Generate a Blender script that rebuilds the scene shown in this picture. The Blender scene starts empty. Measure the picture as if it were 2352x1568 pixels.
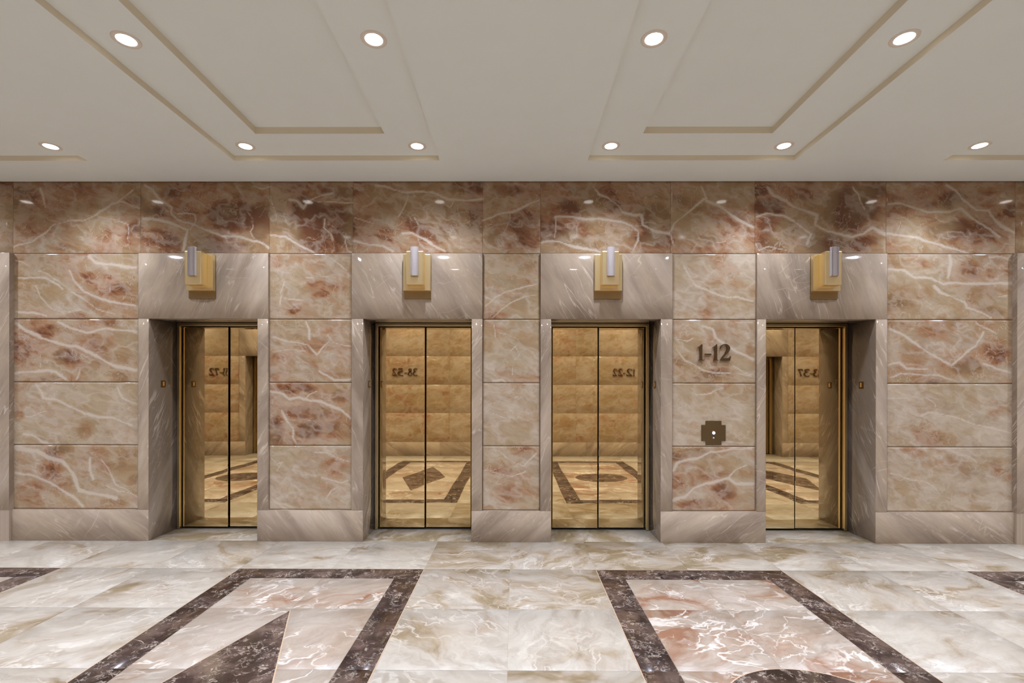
import bpy, bmesh, math, random
import numpy as np
from mathutils import Matrix, Vector

S = bpy.context.scene
COL = S.collection
PI = math.pi
rnd = random.Random(7)
# ------------------------------------------------------------------ camera, world, exposure
cam_d = bpy.data.cameras.new('camera'); cam = bpy.data.objects.new('camera', cam_d); COL.objects.link(cam)
cam_d.sensor_width = 36; cam_d.lens = 17; cam_d.shift_y = 0.0438; cam_d.clip_start = 0.05
cam.matrix_world = (Matrix.Translation((0, -4.667, 1.496)) @ Matrix.Rotation(math.radians(.313), 4, 'Z')
                    @ Matrix.Rotation(PI/2, 4, 'X') @ Matrix.Rotation(math.radians(.106), 4, 'Z'))
S.camera = cam
w = bpy.data.worlds.new('world'); S.world = w; w.use_nodes = True
w.node_tree.nodes['Background'].inputs[0].default_value = (1, .9, .8, 1)
w.node_tree.nodes['Background'].inputs[1].default_value = 0.02
S.view_settings.view_transform = 'Standard'; S.view_settings.look = 'None'
S.view_settings.gamma = 1; S.view_settings.use_curve_mapping = False
S.view_settings.exposure = 0.0
S.cycles.use_denoising = True
S.cycles.max_bounces = 7; S.cycles.diffuse_bounces = 5; S.cycles.glossy_bounces = 4
S.cycles.use_adaptive_sampling = True; S.cycles.adaptive_threshold = 0.06
S.cycles.caustics_reflective = False; S.cycles.caustics_refractive = False
S.cycles.sample_clamp_indirect = 6
LAMP_W = 114.0                 # each downlight
LAMP_COL = (.93, 1.02, 1.23)
SPOT_ANGLE, SPOT_BLEND = 138, 1.0
ZC = 3.467                    # ceiling
YB = -4.91                    # opposite wall
XE = 7.8                      # corridor ends

# ------------------------------------------------------------------ helpers
def tag(o, label=None, cat=None, group=None, kind=None):
    if label: o['label'] = label
    if cat: o['category'] = cat
    if group: o['group'] = group
    if kind: o['kind'] = kind
    return o
def empty(name, loc=(0, 0, 0), parent=None):
    o = bpy.data.objects.new(name, None); o.empty_display_size = .1; o.location = loc; COL.objects.link(o)
    if parent: o.parent = parent
    return o
class MB:
    """collects boxes, prisms and lathes in local coordinates and links them as one mesh object"""
    def __init__(s): s.v = []; s.f = []; s.m = []; s.mc = []; s.tone = []; s.smooth = []
    def add(s, vs, fs, mi=0, mc=None, tone=.5, smooth=False):
        b = len(s.v); s.v += [tuple(p) for p in vs]; s.f += [tuple(b+i for i in f) for f in fs]
        s.m += [mi]*len(fs); s.smooth += [smooth]*len(fs)
        s.mc += [tuple(p) for p in (mc if mc is not None else vs)]; s.tone += [tone]*len(vs)
    def box(s, x0, x1, y0, y1, z0, z1, mi=0, bev=0, **k):
        if bev <= 0:
            vs = [(x, y, z) for z in (z0, z1) for y in (y0, y1) for x in (x0, x1)]
            s.add(vs, [(0, 2, 3, 1), (4, 5, 7, 6), (0, 1, 5, 4), (2, 6, 7, 3), (0, 4, 6, 2), (1, 3, 7, 5)], mi, **k); return
        bm = bmesh.new(); bmesh.ops.create_cube(bm, size=1)
        for v in bm.verts: v.co = Vector(((x0+x1)/2+v.co.x*(x1-x0), (y0+y1)/2+v.co.y*(y1-y0), (z0+z1)/2+v.co.z*(z1-z0)))
        bmesh.ops.bevel(bm, geom=list(bm.edges), offset=bev, segments=2, affect='EDGES', profile=.5)
        s.bm(bm, mi, **k)
    def bm(s, bm, mi=0, **k):
        bm.verts.index_update()
        s.add([v.co[:] for v in bm.verts], [[v.index for v in f.verts] for f in bm.faces], mi, **k); bm.free()
    def prism(s, poly, y0, y1, mi=0, axis='y', bev=0, **k):
        """poly of (a,b): axis y -> (x,z) outline extruded in y; axis z -> (x,y) outline extruded in z"""
        n = len(poly)
        area = sum(poly[i][0]*poly[(i+1) % n][1]-poly[(i+1) % n][0]*poly[i][1] for i in range(n))
        if area < 0: poly = poly[::-1]
        P = (lambda a, b, c: (a, c, b)) if axis == 'y' else (lambda a, b, c: (a, b, c))
        vs = [P(a, b, y0) for a, b in poly]+[P(a, b, y1) for a, b in poly]
        fs = [tuple(range(n)), tuple(range(2*n-1, n-1, -1))]+[(i, n+i, n+(i+1) % n, (i+1) % n) for i in range(n)]
        if (axis == 'z') == (y1 > y0): fs = [f[::-1] for f in fs]
        s.add(vs, fs, mi, **k)
    def lathe(s, prof, seg=40, mi=0, cap=False, c=(0, 0, 0), **k):
        """prof of (r,z) turned about the z axis"""
        vs = []; fs = []
        for r, z in prof:
            for i in range(seg):
                a = 2*PI*i/seg; vs.append((c[0]+r*math.cos(a), c[1]+r*math.sin(a), c[2]+z))
        for j in range(len(prof)-1):
            for i in range(seg):
                a, b = j*seg+i, j*seg+(i+1) % seg; fs.append((a, b, b+seg, a+seg))
        s.add(vs, fs, mi, smooth=True, **k)
        if cap: s.add([vs[(len(prof)-1)*seg+i] for i in range(seg)], [tuple(range(seg))], mi, **k)
    def build(s, name, mats, parent=None, loc=(0, 0, 0)):
        me = bpy.data.meshes.new(name); me.from_pydata(s.v, [], s.f)
        for m in (mats if isinstance(mats, (list, tuple)) else [mats]): me.materials.append(m)
        me.polygons.foreach_set('material_index', s.m); me.polygons.foreach_set('use_smooth', s.smooth)
        a = me.attributes.new('mc', 'FLOAT_VECTOR', 'POINT'); a.data.foreach_set('vector', np.array(s.mc, 'f').ravel())
        a = me.attributes.new('tone', 'FLOAT', 'POINT'); a.data.foreach_set('value', np.array(s.tone, 'f'))
        me.attributes.new('vein', 'FLOAT', 'POINT')
        bm = bmesh.new(); bm.from_mesh(me); bmesh.ops.recalc_face_normals(bm, faces=bm.faces); bm.to_mesh(me); bm.free()
        me.update()
        o = bpy.data.objects.new(name, me); o.location = loc; COL.objects.link(o)
        if parent: o.parent = parent
        return o

# stone slabs: a fine grid of points per slab, carrying the veining of that slab
VEINS = None; PATCHES = None
def hills(u, v, seed, f):
    r = np.random.RandomState(seed); o = 0
    for k in range(7):
        a = r.uniform(0, 2*PI); fr = f*r.uniform(.6, 2.2); ph = r.uniform(0, 2*PI)
        o = o+np.sin((u*np.cos(a)+v*np.sin(a))*fr+ph)/(fr/f)
    return o/5
def vein_field(X, Z):
    """how near each point of the wall is to one of its white veins, 0..1, and how far in a rose patch"""
    x = X+.012*hills(X, Z, 1, 14)+.006*hills(X, Z, 3, 45); z = Z+.012*hills(X, Z, 2, 14)+.006*hills(X, Z, 4, 45)
    out = np.zeros(X.shape)
    x0, x1, z0, z1 = X.min(), X.max(), Z.min(), Z.max()
    wob = .75+.5*hills(X, Z, 5, 22)
    for wd, pts in VEINS:
        P = np.array(pts).reshape(-1, 2)
        if P[:, 0].max() < x0-.03 or P[:, 0].min() > x1+.03 or P[:, 1].max() < z0-.03 or P[:, 1].min() > z1+.03: continue
        d = np.full(X.shape, 9.)
        for (ax, az), (bx, bz) in zip(P[:-1], P[1:]):
            L = (bx-ax)**2+(bz-az)**2+1e-9
            t = np.clip(((x-ax)*(bx-ax)+(z-az)*(bz-az))/L, 0, 1)
            d = np.minimum(d, np.hypot(x-ax-t*(bx-ax), z-az-t*(bz-az)))
        s = (wd*.5+.002)*np.clip(wob, .35, 1.5)
        out = np.maximum(out, np.maximum(np.exp(-(d/(s*1.3))**2)*min(1, .6+wd*14), np.exp(-(d/(s*3.2))**2)*.42*min(1, wd*45)))
    pat = np.zeros(X.shape)
    xx = X+.05*hills(X, Z, 6, 9)+.015*hills(X, Z, 8, 30); zz = Z+.035*hills(X, Z, 7, 11)+.012*hills(X, Z, 9, 34)
    for cx, cz, rx, rz, s in PATCHES:
        if cx+2*rx < x0 or cx-2*rx > x1 or cz+2*rz < z0 or cz-2*rz > z1: continue
        q = ((xx-cx)/rx)**2+((zz-cz)/rz)**2
        pat = np.maximum(pat, s*np.clip(1.45-q*.9, 0, 1))
    return out, pat
class Slabs:
    def __init__(s): s.V = []; s.F = []; s.MC = []; s.T = []; s.W = []; s.n = 0; s.M = []
    def add(s, o, U, V, u0, u1, v0, v1, tone=.4, ang=0, seed=None, step=.25, bev=.003, dep=.004, traced=False, gap=.002, stretch=1., mi=0):
        o, U, V = (np.array(a, float) for a in (o, U, V)); N = np.cross(U, V)
        u0 += gap; u1 -= gap; v0 += gap; v1 -= gap
        nu = max(1, int(math.ceil((u1-u0-2*bev)/step))); nv = max(1, int(math.ceil((v1-v0-2*bev)/step)))
        us = np.r_[u0, np.linspace(u0+bev, u1-bev, nu+1), u1]; vs = np.r_[v0, np.linspace(v0+bev, v1-bev, nv+1), v1]
        u, v = np.meshgrid(us, vs, indexing='ij')
        d = np.zeros(u.shape); d[0, :] = d[-1, :] = d[:, 0] = d[:, -1] = dep
        P = o+u[..., None]*U+v[..., None]*V-d[..., None]*N
        a, b = u.shape; idx = np.arange(a*b).reshape(a, b)+s.n
        q = np.stack([idx[:-1, :-1], idx[1:, :-1], idx[1:, 1:], idx[:-1, 1:]], -1).reshape(-1, 4)
        r = np.random.RandomState(rnd.randrange(10**6) if seed is None else seed)
        off = r.uniform(-40, 40, 3); ca, sa = math.cos(ang), math.sin(ang)
        mc = np.stack([(u*ca+v*sa)/stretch+off[0], -u*sa+v*ca+off[1], u*0+off[2]], -1)
        vein = np.zeros(u.shape); t = np.full(u.shape, float(tone))
        if traced:
            vein, pat = vein_field(P[..., 0], P[..., 2]); t = t+pat
        s.V.append(P.reshape(-1, 3)); s.F.append(q); s.MC.append(mc.reshape(-1, 3)); s.T.append(t.ravel()); s.W.append(vein.ravel())
        s.M.append(np.full(len(q), mi)); s.n += a*b
        return s
    def build(s, name, mats, parent=None, loc=(0, 0, 0)):
        V = np.concatenate(s.V); F = np.concatenate(s.F)
        me = bpy.data.meshes.new(name); me.vertices.add(len(V)); me.vertices.foreach_set('co', V.astype('f').ravel())
        me.loops.add(F.size); me.loops.foreach_set('vertex_index', F.astype('i').ravel())
        me.polygons.add(len(F)); me.polygons.foreach_set('loop_start', np.arange(0, F.size, 4, dtype='i'))
        for m in (mats if isinstance(mats, (list, tuple)) else [mats]): me.materials.append(m)
        me.polygons.foreach_set('material_index', np.concatenate(s.M).astype('i'))
        me.update(calc_edges=True)
        for nm, ty, arr, key in (('mc', 'FLOAT_VECTOR', np.concatenate(s.MC), 'vector'), ('tone', 'FLOAT', np.concatenate(s.T), 'value'), ('vein', 'FLOAT', np.concatenate(s.W), 'value')):
            a = me.attributes.new(nm, ty, 'POINT'); a.data.foreach_set(key, arr.astype('f').ravel())
        o = bpy.data.objects.new(name, me); o.location = loc; COL.objects.link(o)
        if parent: o.parent = parent
        return o

# ------------------------------------------------------------------ materials
class NT:
    def __init__(s, name):
        s.mat = bpy.data.materials.new(name); s.mat.use_nodes = True; s.t = s.mat.node_tree
        s.b = s.t.nodes['Principled BSDF']
    def n(s, ty, **k):
        o = s.t.nodes.new(ty)
        for a, v in k.items():
            if a.startswith('i_'):
                key = a[2:].replace('_', ' ')
                s.set(o.inputs[key], v)
            else: setattr(o, a, v)
        return o
    def set(s, inp, v):
        if hasattr(v, 'is_output') or isinstance(v, bpy.types.NodeSocket): s.t.links.new(v, inp)
        else: inp.default_value = v
    def math(s, op, a, b=0., c=0., clamp=False):
        m = s.t.nodes.new('ShaderNodeMath'); m.operation = op; m.use_clamp = clamp
        for i, v in enumerate((a, b, c)): s.set(m.inputs[i], v)
        return m.outputs[0]
    def vm(s, op, a, b=(0, 0, 0)):
        m = s.t.nodes.new('ShaderNodeVectorMath'); m.operation = op; s.set(m.inputs[0], a)
        if op == 'SCALE': s.set(m.inputs['Scale'], b)
        else: s.set(m.inputs[1], b)
        return m.outputs[0]
    def attr(s, nm, fac=True):
        a = s.n('ShaderNodeAttribute', attribute_name=nm); return a.outputs['Fac' if fac else 'Vector']
    def noise(s, vec, sc, det=4, rough=.55, dist=0., color=False):
        o = s.n('ShaderNodeTexNoise', noise_dimensions='2D', i_Vector=vec, i_Scale=sc, i_Detail=det, i_Roughness=rough, i_Distortion=dist)
        return o.outputs['Color' if color else 'Fac']
    def ramp(s, v, a, b, c=0., d=1., smooth=True):
        o = s.n('ShaderNodeMapRange', i_Value=v); o.interpolation_type = 'SMOOTHSTEP' if smooth else 'LINEAR'
        o.inputs[1].default_value = a; o.inputs[2].default_value = b; o.inputs[3].default_value = c; o.inputs[4].default_value = d
        return o.outputs[0]
    def cramp(s, v, stops):
        o = s.n('ShaderNodeValToRGB', i_Fac=v); e = o.color_ramp.elements
        while len(e) < len(stops): e.new(.5)
        for k, (p, c) in zip(e, stops): k.position = p; k.color = (*c, 1)
        return o.outputs[0]
    def mix(s, f, a, b, mode='MIX'):
        o = s.n('ShaderNodeMix', data_type='RGBA', blend_type=mode); s.set(o.inputs[0], f)
        for i, v in ((6, a), (7, b)): s.set(o.inputs[i], (*v, 1) if isinstance(v, tuple) and len(v) == 3 else v)
        return o.outputs[2]
    def out(s, **k):
        for a, v in k.items():
            key = a.replace('_', ' ')
            s.set(s.b.inputs[key], (*v, 1) if isinstance(v, tuple) and len(v) == 3 else v)
        return s.mat
    def warp(s, vec, sc, amt, det=3):
        c = s.noise(vec, sc, det, .55, color=True)
        return s.vm('ADD', vec, s.vm('SCALE', s.vm('SUBTRACT', c, (.5, .5, .5)), amt))
    def ridge(s, vec, sc, width, det=3, rough=.5):
        n = s.noise(vec, sc, det, rough)
        return s.ramp(s.math('ABSOLUTE', s.math('SUBTRACT', n, .5)), 0., width, 1., 0.)
def sr(*c): return tuple(((x/255+.055)/1.055)**2.4 if x/255 > .04045 else x/255/12.92 for x in c)

def rose_marble():
    k = NT('rose_marble'); mc = k.attr('mc', False); tone = k.attr('tone'); vein = k.attr('vein')
    st = k.vm('MULTIPLY', mc, (1., 1.9, 1.)); wp = k.warp(st, 2.4, .5, 3)
    n1 = k.noise(wp, 2.0, 4, .6)
    streak = k.noise(k.vm('MULTIPLY', wp, (2.5, 11., 1.)), 1., 4, .68)
    n2 = k.noise(wp, 9., 4, .65)
    val = k.math('ADD', k.math('MULTIPLY', k.math('SUBTRACT', n1, .5), 1.35), k.math('MULTIPLY', k.math('SUBTRACT', n2, .5), .8))
    val = k.math('ADD', k.math('ADD', val, k.math('MULTIPLY', k.math('SUBTRACT', streak, .5), .5)), tone)
    C5 = [tuple(x*.89 for x in c) for c in (C_LIGHT, C_TAN, C_PEACH, C_ROSE, C_RUST)]
    col = k.cramp(val, list(zip((0., .3, .52, .76, 1.), C5)))
    hue = k.ramp(k.noise(mc, 1.7, 2), .42, .6)
    col = k.mix(k.math('MULTIPLY', hue, .5), col, C_OLIVE)
    col = k.mix(.5, col, k.cramp(streak, [(.25, (.68, .65, .63)), (.5, (1, 1, 1)), (.75, (1.3, 1.3, 1.3))]), 'MULTIPLY')
    vw = k.warp(mc, 6., .12, 3)
    r1 = k.math('ABSOLUTE', k.math('SUBTRACT', k.noise(k.vm('MULTIPLY', vw, (1., 1.7, 1.)), 2.6, 3), .5))
    msk = k.noise(mc, 2.3, 2)
    fine = k.math('MULTIPLY', k.ramp(r1, 0., .02, .6, 0.), k.ramp(msk, .45, .6))
    halo = k.ramp(r1, 0., .1, .32, 0.)
    hair = k.math('MULTIPLY', k.ridge(vw, 9., .03, 3), k.ramp(msk, .55, .42, 0., .4))
    rough_v = k.noise(wp, 26., 3, .7)
    tr = k.ramp(k.math('ADD', vein, k.math('MULTIPLY', k.math('SUBTRACT', rough_v, .5), .8)), .1, .8, 0., .84)
    v = k.math('MAXIMUM', tr, k.math('MAXIMUM', fine, k.math('MAXIMUM', hair, halo)))
    col = k.mix(v, col, C_VEIN)
    return k.out(Base_Color=col, Roughness=.07, IOR=1.45)
def grey_marble():
    k = NT('grey_marble'); mc = k.attr('mc', False); tone = k.attr('tone')
    wp = k.warp(mc, 1.6, .22); st = k.vm('MULTIPLY', wp, (.5, 2.6, 1.))
    n1 = k.noise(st, 1.6, 5, .6)
    col = k.cramp(k.math('ADD', n1, k.math('SUBTRACT', tone, .5)), [(.25, G_DARK), (.45, G_MID), (.62, G_WARM), (.8, G_LIGHT)])
    s2 = k.vm('MULTIPLY', k.warp(mc, 3., .06), (.6, 5., 1.))
    l1 = k.math('MULTIPLY', k.ridge(s2, 1.5, .02, 3), k.ramp(k.noise(mc, 1.8, 3), .42, .6))
    l2 = k.math('MULTIPLY', k.ridge(s2, 4.2, .022, 4), k.ramp(k.noise(mc, 3.3, 2), .45, .65))
    s3 = k.vm('MULTIPLY', k.warp(mc, 2., .1), (3.2, .9, 1.))
    l3 = k.math('MULTIPLY', k.ridge(s3, 1.2, .01, 2), k.ramp(k.noise(mc, 2.5, 2), .5, .66))
    band = k.ramp(k.noise(s2, .7, 3), .5, .7, 0., .3)
    v = k.math('MAXIMUM', k.math('MAXIMUM', k.math('MULTIPLY', l1, .65), k.math('MULTIPLY', l2, .3)), k.math('MAXIMUM', k.math('MULTIPLY', l3, .45), band))
    col = k.mix(v, col, G_VEIN)
    fine = k.noise(k.vm('MULTIPLY', mc, (6., 40., 1.)), 1., 4, .6)
    col = k.mix(.4, col, k.cramp(fine, [(.3, (.86, .855, .85)), (.7, (1.1, 1.1, 1.1))]), 'MULTIPLY')
    return k.out(Base_Color=col, Roughness=.06, IOR=1.42)
def floor_marble(name, cols, vein_c, rose=0.):
    k = NT(name); mc = k.attr('mc', False); tone = k.attr('tone')
    wp = k.warp(mc, 1.5, .5); st = k.vm('MULTIPLY', wp, (1., 1.9, 1.))
    n1 = k.noise(st, 1.5, 5, .62, .6)
    val = k.math('ADD', k.math('MULTIPLY', k.math('SUBTRACT', n1, .5), 2.3), tone)
    col = k.cramp(val, [(p, tuple(x*.77 for x in c)) for p, c in cols])
    n2 = k.noise(k.vm('MULTIPLY', k.warp(mc, 4., .25), (2., 9., 1.)), 1.5, 6, .68)
    col = k.mix(.55, col, k.cramp(n2, [(.28, (.66, .6, .54)), (.5, (1, 1, 1)), (.72, (1.22, 1.22, 1.22))]), 'MULTIPLY')
    vw = k.warp(mc, 4., .2)
    a = k.math('MULTIPLY', k.ridge(k.vm('MULTIPLY', vw, (1., 2.2, 1.)), 2.2, .03, 4), k.ramp(k.noise(mc, 1.9, 2), .42, .62))
    b = k.math('MULTIPLY', k.ridge(vw, 6., .03, 4), k.ramp(k.noise(mc, 3., 2), .48, .66))
    col = k.mix(k.math('MAXIMUM', k.math('MULTIPLY', a, .55+rose*.3), k.math('MULTIPLY', b, .35+rose*.3)), col, vein_c)
    d = k.math('MULTIPLY', k.ridge(k.warp(mc, 5., .25), 3.1, .012, 3), k.ramp(k.noise(mc, 2.7, 2), .52, .66))
    col = k.mix(k.math('MULTIPLY', d, .4), col, F_DARKVEIN)
    return k.out(Base_Color=col, Roughness=.30, IOR=1.45)
def dark_marble():
    k = NT('dark_emperador_marble'); mc = k.attr('mc', False)
    n1 = k.noise(k.warp(mc, 5., .2), 4.5, 6, .65)
    col = k.cramp(n1, [(.3, sr(38, 28, 25)), (.5, sr(60, 46, 40)), (.7, sr(96, 78, 68))])
    vw = k.warp(mc, 9., .12)
    a = k.math('MULTIPLY', k.ridge(vw, 9., .03, 4, .6), k.ramp(k.noise(mc, 7., 2), .46, .6))
    b = k.math('MULTIPLY', k.ridge(k.warp(mc, 20., .05), 22., .045, 4, .6), k.ramp(k.noise(mc, 11., 2), .5, .62))
    c = k.math('MULTIPLY', k.ridge(k.warp(mc, 3., .2), 3., .008, 3), k.ramp(k.noise(mc, 3., 2), .5, .6))
    v = k.math('MAXIMUM', k.math('MAXIMUM', k.math('MULTIPLY', a, .5), k.math('MULTIPLY', b, .32)), k.math('MULTIPLY', c, .75))
    col = k.mix(v, col, sr(192, 174, 158))
    return k.out(Base_Color=col, Roughness=.16, IOR=1.42)
def plain(name, col, rough=.5, metal=0., **kw):
    k = NT(name); n = k.noise(k.n('ShaderNodeTexCoord').outputs['Object'], 4., 2)
    c = k.mix(n, tuple(x*.985 for x in col), tuple(min(1, x*1.015) for x in col))
    return k.out(Base_Color=c, Roughness=rough, Metallic=metal, **kw)
def brass_mirror():
    k = NT('polished_brass'); o = k.n('ShaderNodeTexCoord').outputs['Object']
    n = k.noise(k.vm('MULTIPLY', o, (1., 1., .35)), 3.2, 2, .4)
    bp = k.n('ShaderNodeBump', i_Strength=.10, i_Distance=.01, i_Height=n)
    brushed = k.noise(k.vm('MULTIPLY', o, (300., 300., 3.)), 1., 2)
    return k.out(Base_Color=BRASS, Metallic=1., Roughness=k.ramp(brushed, .3, .7, .010, .026), Normal=bp.outputs[0])
def emitter(name, col, st):
    k = NT(name); return k.out(Base_Color=(.8, .8, .8), Emission_Color=col, Emission_Strength=st)

C_LIGHT, C_TAN, C_PEACH, C_ROSE, C_RUST = sr(186, 168, 146), sr(169, 145, 118), sr(164, 128, 97), sr(144, 100, 71), sr(110, 70, 46)
C_OLIVE, C_VEIN = sr(154, 133, 98), sr(191, 177, 160)
G_DARK, G_MID, G_WARM, G_LIGHT, G_VEIN = sr(134, 117, 100), sr(156, 139, 121), sr(167, 148, 126), sr(180, 163, 143), sr(202, 186, 168)
F_DARKVEIN = sr(150, 130, 112)
BRASS = (.86, .66, .36)
M = {}
M['rose'] = rose_marble(); M['grey'] = grey_marble()
M['floor'] = floor_marble('cream_floor_marble', [(.06, sr(140, 122, 93)), (.2, sr(156, 138, 112)), (.34, sr(170, 155, 135)), (.5, sr(178, 166, 149)), (.9, sr(186, 176, 160))], sr(196, 187, 173))
M['field'] = floor_marble('pink_floor_marble', [(.02, sr(144, 104, 80)), (.16, sr(158, 130, 108)), (.34, sr(166, 147, 128)), (.8, sr(178, 164, 148))], sr(206, 196, 184), 1.)
M['dark'] = dark_marble()
M['paint'] = plain('ceiling_paint', sr(242, 250, 250), .7)
M['grout'] = plain('joint_filler', sr(120, 92, 76), .8)
M['fgrout'] = plain('floor_joint_filler', sr(168, 150, 132), .6)
M['edge'] = plain('pale_stone_edging', sr(176, 150, 124), .3)
M['black'] = plain('dark_gap', (.012, .009, .006), .6)
M['mirror'] = brass_mirror()
M['brass'] = plain('satin_brass', (.93, .75, .43), .3, 1.)
M['brass_shade'] = plain('shaded_brass', (.44, .31, .15), .25, 1.)  # shade under the lantern body, put into a darker brass colour
M['mould'] = plain('beige_moulding_paint', sr(226, 217, 196), .6)
M['bronze'] = plain('aged_bronze', (.17, .11, .055), .35, 1.)
M['plate'] = plain('brushed_bronze_plate', (.27, .22, .14), .18, 1.)
M['lens'] = plain('frosted_acrylic', sr(166, 156, 152), .25)
M['lamp'] = emitter('lamp_lens', (1., .96, .9, 1), 9.)
M['trimring'] = plain('white_enamel', sr(232, 224, 214), .4)
M['blue'] = emitter('blue_button_light', (.5, .66, 1., 1), 1.6)
M['pale'] = plain('pale_plastic', sr(190, 186, 190), .4)

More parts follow.
